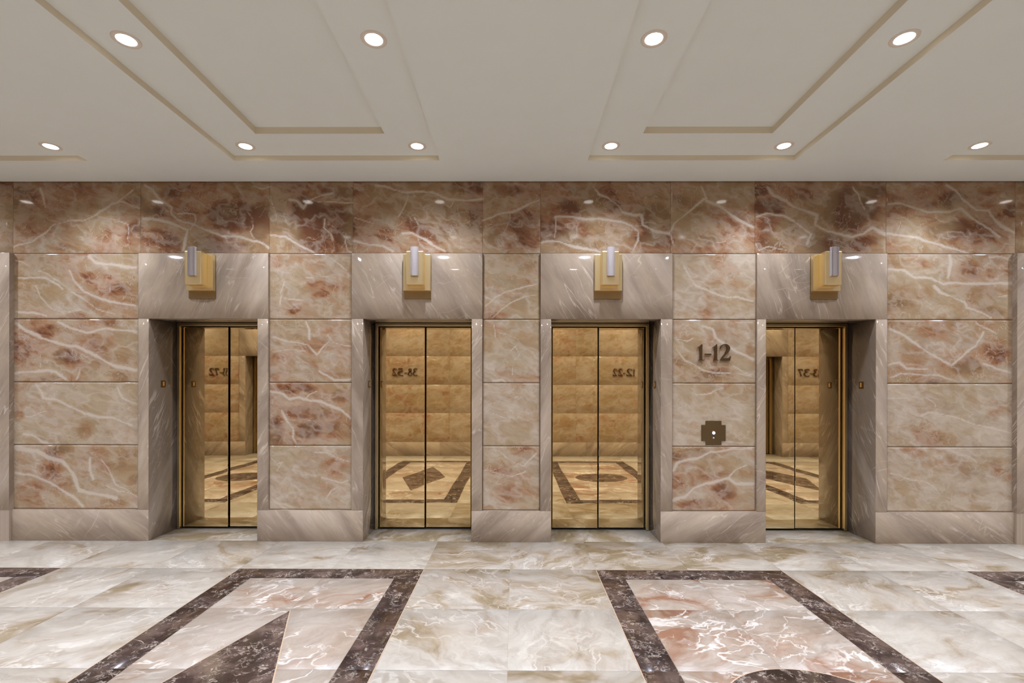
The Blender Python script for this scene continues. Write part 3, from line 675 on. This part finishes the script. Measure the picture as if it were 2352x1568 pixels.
# ------------------------------------------------------------------ elevator wall
U, V = (1, 0, 0), (0, 0, 1)
Z0, Z1, Z2, Z3, Z4, ZF = .30, .92, 1.529, 2.141, 2.777, ZC+.03
FR = [-4.871, -3.628, -2.376, -1.565, -.31, .245, 1.498, 2.31, 3.566, 4.802]
FT = [.50, .62, .70, .56, .52, .62, .52, .66, .52]
sl = Slabs(); ST = .0105
def wslab(x0, x1, z0, z1, tone, y=0., **k): sl.add((0, y, 0), U, V, x0, x1, z0, z1, tone=tone, step=ST, traced=True, ang=-.32, **k)
for i in range(9): wslab(FR[i], FR[i+1], Z4, ZF, FT[i], gap=.0008, bev=.0012, dep=.001)
COLS = [(-4.90, -3.633+.004, (.38, .46, .16, .36)), (-2.376, -1.571, (.34, .36, .50, .16)), (-.31, .246, (.26, .18, .18, .26)),
        (1.513, 2.321, (.22, .36, .14, .36)), (3.565, 4.84, (.34, .36, .10, .14))]
for x0, x1, tn in COLS:
    for (z0, z1), t in zip(((Z3, Z4), (Z2, Z3), (Z1, Z2), (Z0, Z1)), tn):
        wslab(x0, x1, z0, z1, t, gap=.0022, bev=.003, dep=.005)
for x0, x1 in ((-6.8, -5.6), (-7.9, -6.8), (5.6, 6.8), (6.8, 7.9)):
    for z0, z1 in ((Z3, Z4), (Z2, Z3), (Z1, Z2), (0, Z1), (Z4, ZF)): sl.add((0, 0, 0), U, V, x0, x1, z0, z1, tone=rnd.uniform(.2, .5), ang=-.3, gap=.0022, bev=.003, dep=.005)
for x0, x1 in ((-5.6, -4.871), (4.802, 5.6)): sl.add((0, -.0, 0), U, V, x0, x1, Z4, ZF, tone=.45, ang=-.3, gap=.0008, bev=.001, dep=.001)
wall = sl.build('wall_back', M['rose']); tag(wall, kind='structure')
bk = MB()
xs = [-XE-.1]+[v for d in DOORS for v in (d[0]-.01, d[1]+.01)]+[XE+.1]
for i in range(0, len(xs), 2): bk.box(xs[i], xs[i+1], .006, .6, 0, ZC+.1)
for d in DOORS: bk.box(d[0]-.01, d[1]+.01, .006, .6, 2.19, ZC+.1)
bk.build('joint_backing', M['grout'], wall)

# stone base course running between the portals
FP = -.022
b = Slabs(); spans = [(-XE-.1, -3.53), (-2.479, -1.458), (-.414, .351), (1.401, 2.408), (3.455, XE+.1)]
for (x0, x1), ang in zip(spans, (-.62, -.9, .75, .55, -.62)):
    cuts = [x0, x1] if x1-x0 < 3 else ([x0, -7.2, -4.86+.0, x1] if x0 < 0 else [x0, 4.78, 7.2, x1])
    for p, q in zip(cuts[:-1], cuts[1:]):
        b.add((0, FP, 0), U, V, p, q, 0, Z0, tone=rnd.uniform(.4, .5), ang=ang, gap=.0004, bev=.0012, dep=.0012)
    b.add((x0, FP, Z0), U, (0, 1, 0), 0, x1-x0, 0, -FP+.004, tone=.55, ang=ang, gap=0, bev=.0005, dep=0)
base = b.build('baseboard_back', M['grey']); tag(base, kind='structure')
bb = MB()
for x0, x1 in spans: bb.box(x0+.001, x1-.001, FP+.002, .006, 0, Z0-.001)
bb.build('base_core', M['grey'], base)
# the taller piers at both ends of the bay stand further out
for n, (x0, x1, tn) in enumerate(((-5.55, -4.86, .5), (4.776, 5.55, .5))):
    t = Slabs()
    t.add((0, -.045, 0), U, V, x0, x1, Z0-.0, Z4-.004, tone=tn, ang=1.1 if n == 0 else .9, gap=.0004, bev=.002, dep=.002)
    e, s_ = (x1, 1) if n == 0 else (x0, -1)
    if s_ > 0: t.add((e, -.045, 0), (0, 1, 0), V, 0, .05, Z0, Z4-.004, tone=.25, ang=.9, gap=.0004, bev=.001, dep=0)
    else: t.add((e, .005, 0), (0, -1, 0), V, 0, .05, Z0, Z4-.004, tone=.25, ang=.9, gap=.0004, bev=.001, dep=0)
    t.add((0, -.045, Z4-.004), U, (0, 1, 0), x0, x1, 0, .05, tone=.4, gap=.0004, bev=.001, dep=0)
    o = t.build('trim_%d' % (n+1), M['grey']); tag(o, kind='structure')
    co = MB(); co.box(x0+.001, x1-.001, -.042, .005, 0, Z4-.006); co.build('pier_core', M['grey'], o)

# ------------------------------------------------------------------ elevator doors
DZ = 2.143
def elevator_door(name, x0, x1, o0, o1, yf=FP, sgn=1, flip=False, angs=(1.1, 1.1, 1.1), tones=(.45, .45, .45), jt=(.4, .4), ztop=Z4-.002):
    """x0..x1 opening, o0..o1 outer edge of the stone casing; built facing -y with its front at y=yf, or turned round for the far wall"""
    cx = (x0+x1)/2; R = empty(name, (cx, 0, 0)); tag(R, kind='structure')
    a, b_, oa, ob = x0-cx, x1-cx, o0-cx, o1-cx
    s = Slabs()
    s.add((0, yf, 0), U, V, oa, a, Z0, DZ, tone=tones[0], ang=angs[0], gap=.0005, bev=.0015, dep=.0015)
    s.add((0, yf, 0), U, V, b_, ob, Z0, DZ, tone=tones[2], ang=angs[2], gap=.0005, bev=.0015, dep=.0015)
    s.add((0, yf, 0), U, V, oa, ob, DZ, ztop, tone=tones[1], ang=angs[1], gap=.0005, bev=.0015, dep=.0015)
    s.add((ob, yf, 0), (0, 1, 0), V, 0, -yf+.004, Z0, ztop, tone=.45, gap=0, bev=.0004, dep=0)
    s.add((oa, .004, 0), (0, -1, 0), V, 0, -yf+.004, Z0, ztop, tone=.45, gap=0, bev=.0004, dep=0)
    s.add((0, yf, ztop), U, (0, 1, 0), oa, ob, 0, -yf+.004, tone=.45, gap=0, bev=.0004, dep=0)
    s.build('stone_casing', M['grey'], R)
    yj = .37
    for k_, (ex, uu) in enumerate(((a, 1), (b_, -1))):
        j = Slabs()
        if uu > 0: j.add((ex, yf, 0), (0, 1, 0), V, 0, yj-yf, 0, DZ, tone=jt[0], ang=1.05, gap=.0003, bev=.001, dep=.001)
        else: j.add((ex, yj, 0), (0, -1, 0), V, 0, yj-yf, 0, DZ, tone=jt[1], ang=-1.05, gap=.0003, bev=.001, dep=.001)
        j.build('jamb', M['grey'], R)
    h = Slabs(); h.add((0, .235, DZ), U, (0, -1, 0), a, b_, 0, .235-yf, tone=.5, ang=.2, gap=.0003, bev=.001, dep=.001); h.build('head_soffit', M['grey'], R)
    # brass frame: two posts and a head, behind a dark shadow gap
    f = MB(); fw = .033
    f.box(a+.004, a+fw, .362, .46, .006, DZ-.022, bev=.002); f.box(b_-fw, b_-.004, .362, .46, .006, DZ-.022, bev=.002)
    f.box(a+.004, b_-.004, .362, .46, DZ-.022, DZ+.012, bev=.002)
    f.build('door_frame', M['brass'], R)
    g_ = MB(); g_.box(a-.005, b_+.005, .55, .6, 0, 2.19); g_.box(a-.005, b_+.005, .235, .6, DZ+.03, 2.19)
    g_.box(a-.005, a, .371, .6, 0, 2.18); g_.box(b_, b_+.005, .371, .6, 0, 2.18)
    g_.build('shaft_lining', M['black'], R)
    gp = .013
    for k_, (p, q) in enumerate(((a+fw+.012, -gp/2), (gp/2, b_-fw-.012))):
        l = MB(); dy = .012 if k_ == 1 else 0.
        l.box(p, q, .40+dy, .44+dy, .014, DZ-.032, bev=.004)
        l.build('door_leaf', M['mirror'], R)
    sl_ = MB(); sl_.box(a+.002, b_-.002, .385, .5, -.01, .003); sl_.build('sill', M['black'], R)
    if flip: R.rotation_euler = (0, 0, PI); R.location = (cx, YB, 0)
    return R
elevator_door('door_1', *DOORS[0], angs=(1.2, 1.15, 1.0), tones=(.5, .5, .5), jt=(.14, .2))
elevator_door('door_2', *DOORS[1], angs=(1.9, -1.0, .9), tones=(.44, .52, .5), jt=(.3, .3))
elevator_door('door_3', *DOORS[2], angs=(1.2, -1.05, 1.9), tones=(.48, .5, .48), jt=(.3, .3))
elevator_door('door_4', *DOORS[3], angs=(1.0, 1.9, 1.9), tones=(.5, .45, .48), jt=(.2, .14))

# ------------------------------------------------------------------ the wall opposite (seen mirrored in the doors) and the corridor ends
Ub = (-1, 0, 0)
ow = Slabs()
xs = [-XE-.1, -7.1, -5.92]; cols = list(zip(xs[:-1], xs[1:]))
xs = [-4.66, -3.5, -2.3+.9, -.06, 1.3, 2.9, 3.8, 4.56]; cols += list(zip(xs[:-1], xs[1:]))
xs = [5.80, 7.1, XE+.1]; cols += list(zip(xs[:-1], xs[1:]))
for x0, x1 in cols:
    for z0, z1 in ((Z3, Z4), (Z2, Z3), (Z1, Z2), (Z0, Z1)):
        ow.add((0, YB, 0), Ub, V, -x1, -x0, z0, z1, tone=rnd.uniform(.15, .4), ang=-.25, gap=.0007, bev=.0009, dep=.0006)
for i in range(12):
    x0 = -XE-.1+i*1.31667; ow.add((0, YB, 0), Ub, V, -x0-1.31667, -x0, Z4, ZF, tone=rnd.uniform(.4, .6), ang=-.3, gap=.0008, bev=.001, dep=.001)
wf = ow.build('wall_front', M['rose']); tag(wf, kind='structure')
bk = MB(); xs = [-XE-.1, OPP[0][0]-.01, OPP[0][1]+.01, OPP[1][0]-.01, OPP[1][1]+.01, XE+.1]
for i in range(0, 6, 2): bk.box(xs[i], xs[i+1], YB-.6, YB-.006, 0, ZC+.1)
for a, b_ in OPP: bk.box(a-.01, b_+.01, YB-.6, YB-.006, 2.19, ZC+.1)
bk.build('joint_backing', M['grout'], wf)
ob = Slabs()
for p, q in ((-XE-.1, -5.82), (-4.76, 4.66), (5.70, XE+.1)):
    n = max(1, round((q-p)/1.6))
    for i in range(n):
        ob.add((0, YB-FP, 0), Ub, V, -(p+(q-p)*(i+1)/n), -(p+(q-p)*i/n), 0, Z0, tone=.42, ang=rnd.choice([.6, -.7]), gap=.0004, bev=.001, dep=.001)
    ob.add((p, YB-.004, Z0), (1, 0, 0), (0, 1, 0), 0, q-p, 0, -FP+.004, tone=.5, gap=0, bev=.0005, dep=0)
o = ob.build('baseboard_front', M['grey']); tag(o, kind='structure')
for n, (a, b_) in enumerate(OPP): elevator_door('door_%d' % (5+n), a, b_, a-.10, b_+.10, flip=True)
for nm, x, Uu in (('wall_left', -XE, (0, 1, 0)), ('wall_right', XE, (0, -1, 0))):
    s = Slabs(); o0 = (x, YB, 0) if nm == 'wall_left' else (x, 0, 0)
    for i in range(4):
        for z0, z1 in ((0, Z1), (Z1, Z2), (Z2, Z3), (Z3, Z4), (Z4, ZF)):
            s.add(o0, Uu, V, i*1.2275, i*1.2275+1.2275, z0, z1, tone=rnd.uniform(.2, .5), ang=-.3)
    o = s.build(nm, M['rose']); tag(o, kind='structure')
    k_ = MB(); k_.box(x-.1 if x < 0 else x+.006, x-.006 if x < 0 else x+.1, YB-.1, .1, 0, ZC+.1); k_.build('joint_backing', M['grout'], o)

# ------------------------------------------------------------------ downlights
LX = [(-2.267, 'left'), (-.822, 'left'), (.803, 'right'), (2.248, 'right'), (-3.915, 'far'), (3.876, 'far'), (-5.36, 'x'), (5.33, 'x'), (-7.0, 'x'), (7.0, 'x')]
LY = [-.612, -1.861, -3.06, -4.30]
LZ = ZC+.044
NAMEX = {-2.267: 'near the outer left corner line of the left ceiling coffer', -.822: 'on the inner side of the left ceiling coffer', .803: 'on the inner side of the right ceiling coffer',
         2.248: 'near the outer right line of the right ceiling coffer', -3.915: 'in the cut-off coffer at the far left', 3.876: 'in the cut-off coffer at the far right'}
LAB = {(0, 0): 'round lit downlight above the leftmost elevator, outer side of the left coffer', (1, 0): 'round lit downlight above the second elevator from the left, inside the left coffer',
       (2, 0): 'round lit downlight above the third elevator from the left, inside the right coffer', (3, 0): 'round lit downlight above the rightmost elevator, outer side of the right coffer',
       (4, 0): 'small lit downlight in the cut-off coffer at the left edge', (5, 0): 'small lit downlight in the cut-off coffer at the right edge',
       (0, 1): 'larger lit downlight between the long edges of the left coffer, top left', (1, 1): 'larger lit downlight near the top, on the inner side of the left coffer',
       (2, 1): 'larger lit downlight near the top, on the inner side of the right coffer', (3, 1): 'larger lit downlight between the long edges of the right coffer, top right'}
rg = MB(); rg.lathe([(.0495, .002), (.0505, -.0025), (.053, -.0038), (.070, -.0042), (.0745, -.003), (.0755, .001)])
ring0 = rg.build('trim_ring', M['trimring'])
lm = MB(); lm.lathe([(.051, -.001), (.050, -.0025), (.03, -.005), (.0005, -.006)]); lens0 = lm.build('lens', M['lamp'])
bf = MB(); bf.lathe([(.0515, .001), (.051, -.003)]); 
ld = bpy.data.lights.new('lamp_light', 'SPOT'); ld.energy = LAMP_W; ld.color = LAMP_COL
ld.spot_size = math.radians(SPOT_ANGLE); ld.spot_blend = SPOT_BLEND; ld.shadow_soft_size = .045
first = True
for i, (x, _) in enumerate(LX):
    for j, y in enumerate(LY):
        e = empty('downlight', (x, y, LZ))
        lab = LAB.get((i, j), 'round recessed ceiling downlight with white trim ring, out of the frame beyond the nearer rows')
        tag(e, lab, 'ceiling light', 'recessed downlights in the coffered ceiling')
        for src in (ring0, lens0):
            q = src if first else src.copy()
            if not first: COL.objects.link(q)
            q.parent = e
        first = False
        l = bpy.data.objects.new('lamp_light', ld); COL.objects.link(l); l.parent = e; l.location = (0, 0, -.02)

# ------------------------------------------------------------------ hall lanterns over the doors
def lantern(x, label):
    R = empty('hall_lantern', (x, FP, 2.405)); tag(R, label, 'elevator signal light', 'brass hall lanterns over the elevator doors')
    m = MB(); hw = .129; n = .055
    m.box(-hw, hw, -.014, 0, -.069, .345, bev=.002); m.build('back_plate', M['brass_shade'], R)  # lower band stands in for the shaded underside, its dark tone painted
    m = MB(); m.box(-hw, hw, -n, -.014, 0, .345, bev=.003); m.build('body', M['brass'], R)
    h = MB(); h.box(-.08, .08, -.15, -n, .035, .352, bev=.009); h.build('raised_housing', M['brass'], R)
    l = MB(); pr = []
    for t in range(13):
        a_ = PI*t/12; pr.append((-.0365*math.cos(a_), -.150-.022*math.sin(a_)))
    l.prism([(px, py) for px, py in pr], .115, .385, axis='z')
    for r_ in range(9): l.box(-.032+r_*.008-.0012, -.032+r_*.008+.0012, -.1735, -.150, .118, .382)
    l.build('signal_lens', M['lens'], R)
    return R
lantern(-3.007, 'brass lantern with frosted lens over the leftmost elevator doors')
lantern(-.9335, 'brass lantern with frosted lens over the second elevator from the left')
lantern(.8895, 'brass lantern with frosted lens over the third elevator from the left')
lantern(2.954, 'brass lantern with frosted lens over the rightmost elevator doors')

# ------------------------------------------------------------------ floor range numerals
def stroke(pts, n=10):
    """outline of a pen stroke through (x, z, width) with Catmull-Rom smoothing"""
    P = [pts[0]]+list(pts)+[pts[-1]]; C_ = []
    for i in range(1, len(P)-2):
        for k in range(n):
            t = k/n; C_.append(tuple(.5*((2*P[i][c])+(-P[i-1][c]+P[i+1][c])*t+(2*P[i-1][c]-5*P[i][c]+4*P[i+1][c]-P[i+2][c])*t*t+(-P[i-1][c]+3*P[i][c]-3*P[i+1][c]+P[i+2][c])*t**3) for c in range(3)))
    C_.append(pts[-1]); L = []; R_ = []
    for i, (x, z, w_) in enumerate(C_):
        a = C_[max(0, i-1)]; b_ = C_[min(len(C_)-1, i+1)]; dx, dz = b_[0]-a[0], b_[1]-a[1]; q = math.hypot(dx, dz) or 1
        nx, nz = -dz/q, dx/q; L.append((x+nx*w_/2, z+nz*w_/2)); R_.append((x-nx*w_/2, z-nz*w_/2))
    return L, R_
GLY = {   # unit height 1, (advance, strokes, polygons)
 '1': (.44, [], [[(.06, 0), (.06, .025), (.15, .06), (.16, .12), (.16, .74), (.145, .80), (.02, .76), (.02, .79), (.13, .86), (.26, .97), (.28, 1.), (.31, 1.), (.31, .12), (.32, .06), (.41, .025), (.41, 0)]]),
 '2': (.76, [[(.06, .72, .05), (.12, .88, .06), (.28, .965, .07), (.46, .93, .13), (.56, .76, .19), (.50, .58, .16), (.34, .36, .09), (.17, .16, .08), (.08, .03, .06)]],
       [[(.03, 0), (.06, .06), (.14, .15), (.50, .15), (.60, .17), (.67, .27), (.70, .27), (.655, 0)]]),
 '3': (.66, [[(.08, .82, .06), (.2, .95, .08), (.38, .92, .13), (.46, .78, .15), (.36, .62, .09), (.24, .55, .06)], [(.24, .55, .06), (.42, .5, .1), (.54, .34, .17), (.46, .12, .13), (.26, .03, .08), (.07, .12, .09)]], []),
 '5': (.64, [[(.14, .55, .06), (.34, .58, .1), (.5, .44, .16), (.52, .26, .17), (.4, .08, .12), (.2, .03, .08), (.06, .1, .09)]], [[(.12, .52), (.16, 1.), (.52, 1.), (.56, .9), (.54, .86), (.22, .86), (.19, .52)]]),
 '7': (.62, [[(.50, .9, .1), (.38, .6, .11), (.28, .3, .13), (.24, .02, .15)]], [[(.05, .72), (.08, 1.), (.58, 1.), (.58, .93), (.5, .86), (.16, .86), (.09, .72)]]),
 '8': (.70, [[(.35, .97, .07), (.5, .88, .11), (.5, .7, .12), (.33, .56, .12), (.16, .42, .12), (.09, .22, .14), (.2, .06, .1), (.35, .03, .07)], [(.35, .03, .07), (.54, .08, .11), (.6, .25, .14), (.5, .43, .13), (.3, .58, .12), (.17, .74, .12), (.2, .9, .11), (.35, .97, .07)]], []),
 '-': (.46, [], [[(.04, .33), (.04, .42), (.42, .42), (.42, .33)]])}
GN = {'1': 'numeral', '2': 'numeral', '-': 'dash'}
def numerals(text, cx, cz, h, y, mat, label, sgn=1, gaps=None):
    wd = sum(GLY[c][0] for c in text)*h; R = empty('floor_number_sign', (cx, y, cz)); tag(R, label, 'sign')
    x = -wd/2
    for c in text:
        adv, st, po = GLY[c]; m = MB(); d0, d1 = -.006, -.018
        for p in po: m.prism([(x+a*h, (b_-.5)*h) for a, b_ in p], d0, d1)
        for s_ in st:
            L, R_ = stroke(s_)
            for i in range(len(L)-1):
                q = [(x+a*h, (b_-.5)*h) for a, b_ in (R_[i], R_[i+1], L[i+1], L[i])]
                m.prism(q, d0, d1-(.0001 if len(po) or len(st) > 1 else 0))
        m.box(x+adv*h*.5-.003, x+adv*h*.5+.003, d0, .002, -.003 if c != '-' else -.02, .003 if c != '-' else -.014)
        m.build('dash' if c == '-' else 'numeral', mat, R); x += adv*h
    if sgn < 0: R.rotation_euler = (0, 0, PI)
    return R
numerals('1-12', 1.918, 1.826, .158, 0, M['bronze'], 'bronze numerals 1-12 mounted on the rose marble between the third and fourth elevators')
numerals('12-22', 2.33, 1.80, .16, YB, M['bronze'], 'bronze numerals 12-22 on the opposite wall, mirrored in the third elevator doors', -1)
numerals('38-52', -2.36, 1.80, .16, YB, M['bronze'], 'bronze numerals 38-52 on the opposite wall, mirrored in the second elevator doors', -1)
numerals('53-72', -6.35, 1.80, .16, YB, M['bronze'], 'bronze numerals 53-72 on the opposite wall, mirrored in the leftmost elevator doors', -1)
numerals('23-37', 6.35, 1.80, .16, YB, M['bronze'], 'bronze numerals 23-37 on the opposite wall, mirrored in the rightmost elevator doors', -1)

# ------------------------------------------------------------------ call station
R = empty('call_station', (1.914, 0, 1.052)); tag(R, 'cross-shaped bronze call plate with a glowing blue button under the 1-12 numerals', 'elevator call button')
m = MB(); a, b_ = .116, .076
m.prism([(-a, -b_), (-b_, -b_), (-b_, -a), (b_, -a), (b_, -b_), (a, -b_), (a, b_), (b_, b_), (b_, a), (-b_, a), (-b_, b_), (-a, b_)], .0, -.006)
m.build('plate', M['plate'], R)
def disc(name, mat, r, z, dep, y0=-.006):
    m = MB(); m.lathe([(r, 0), (r, dep*.7), (r*.85, dep), (.0004, dep)], 28); m.v = [(x, y0-zz, y+z) for x, y, zz in m.v]; return m.build(name, mat, R)
disc('button_bezel', M['bronze'], .021, 0, .004); disc('call_button', M['blue'], .015, 0, .007); disc('keyhole', M['pale'], .008, -.048, .004)

# ------------------------------------------------------------------ small plates on the door jambs
def jamb_plate(x, z, side, label, y=.17):
    R = empty('jamb_plate', (x, y, z)); tag(R, label, 'floor plate', 'small brass plates on the elevator jambs')
    s_ = side
    m = MB(); m.box(min(0, s_*.004), max(0, s_*.004), -.032, .032, -.034, .034, bev=.0012); m.build('plate', M['bronze'], R)
    m = MB(); m.box(min(s_*.004, s_*.0065), max(s_*.004, s_*.0065), -.010, .010, -.02, .022); m.build('raised_symbol', M['brass'], R)
jamb_plate(-3.53, 1.515, 1, 'small bronze plate on the left jamb of the leftmost elevator')
jamb_plate(-1.458, 1.515, 1, 'small dark plate on the left jamb of the second elevator from the left')
jamb_plate(1.401, 1.515, -1, 'small dark plate on the right jamb of the third elevator from the left')
jamb_plate(3.455, 1.515, -1, 'small brass plate on the right jamb of the rightmost elevator')
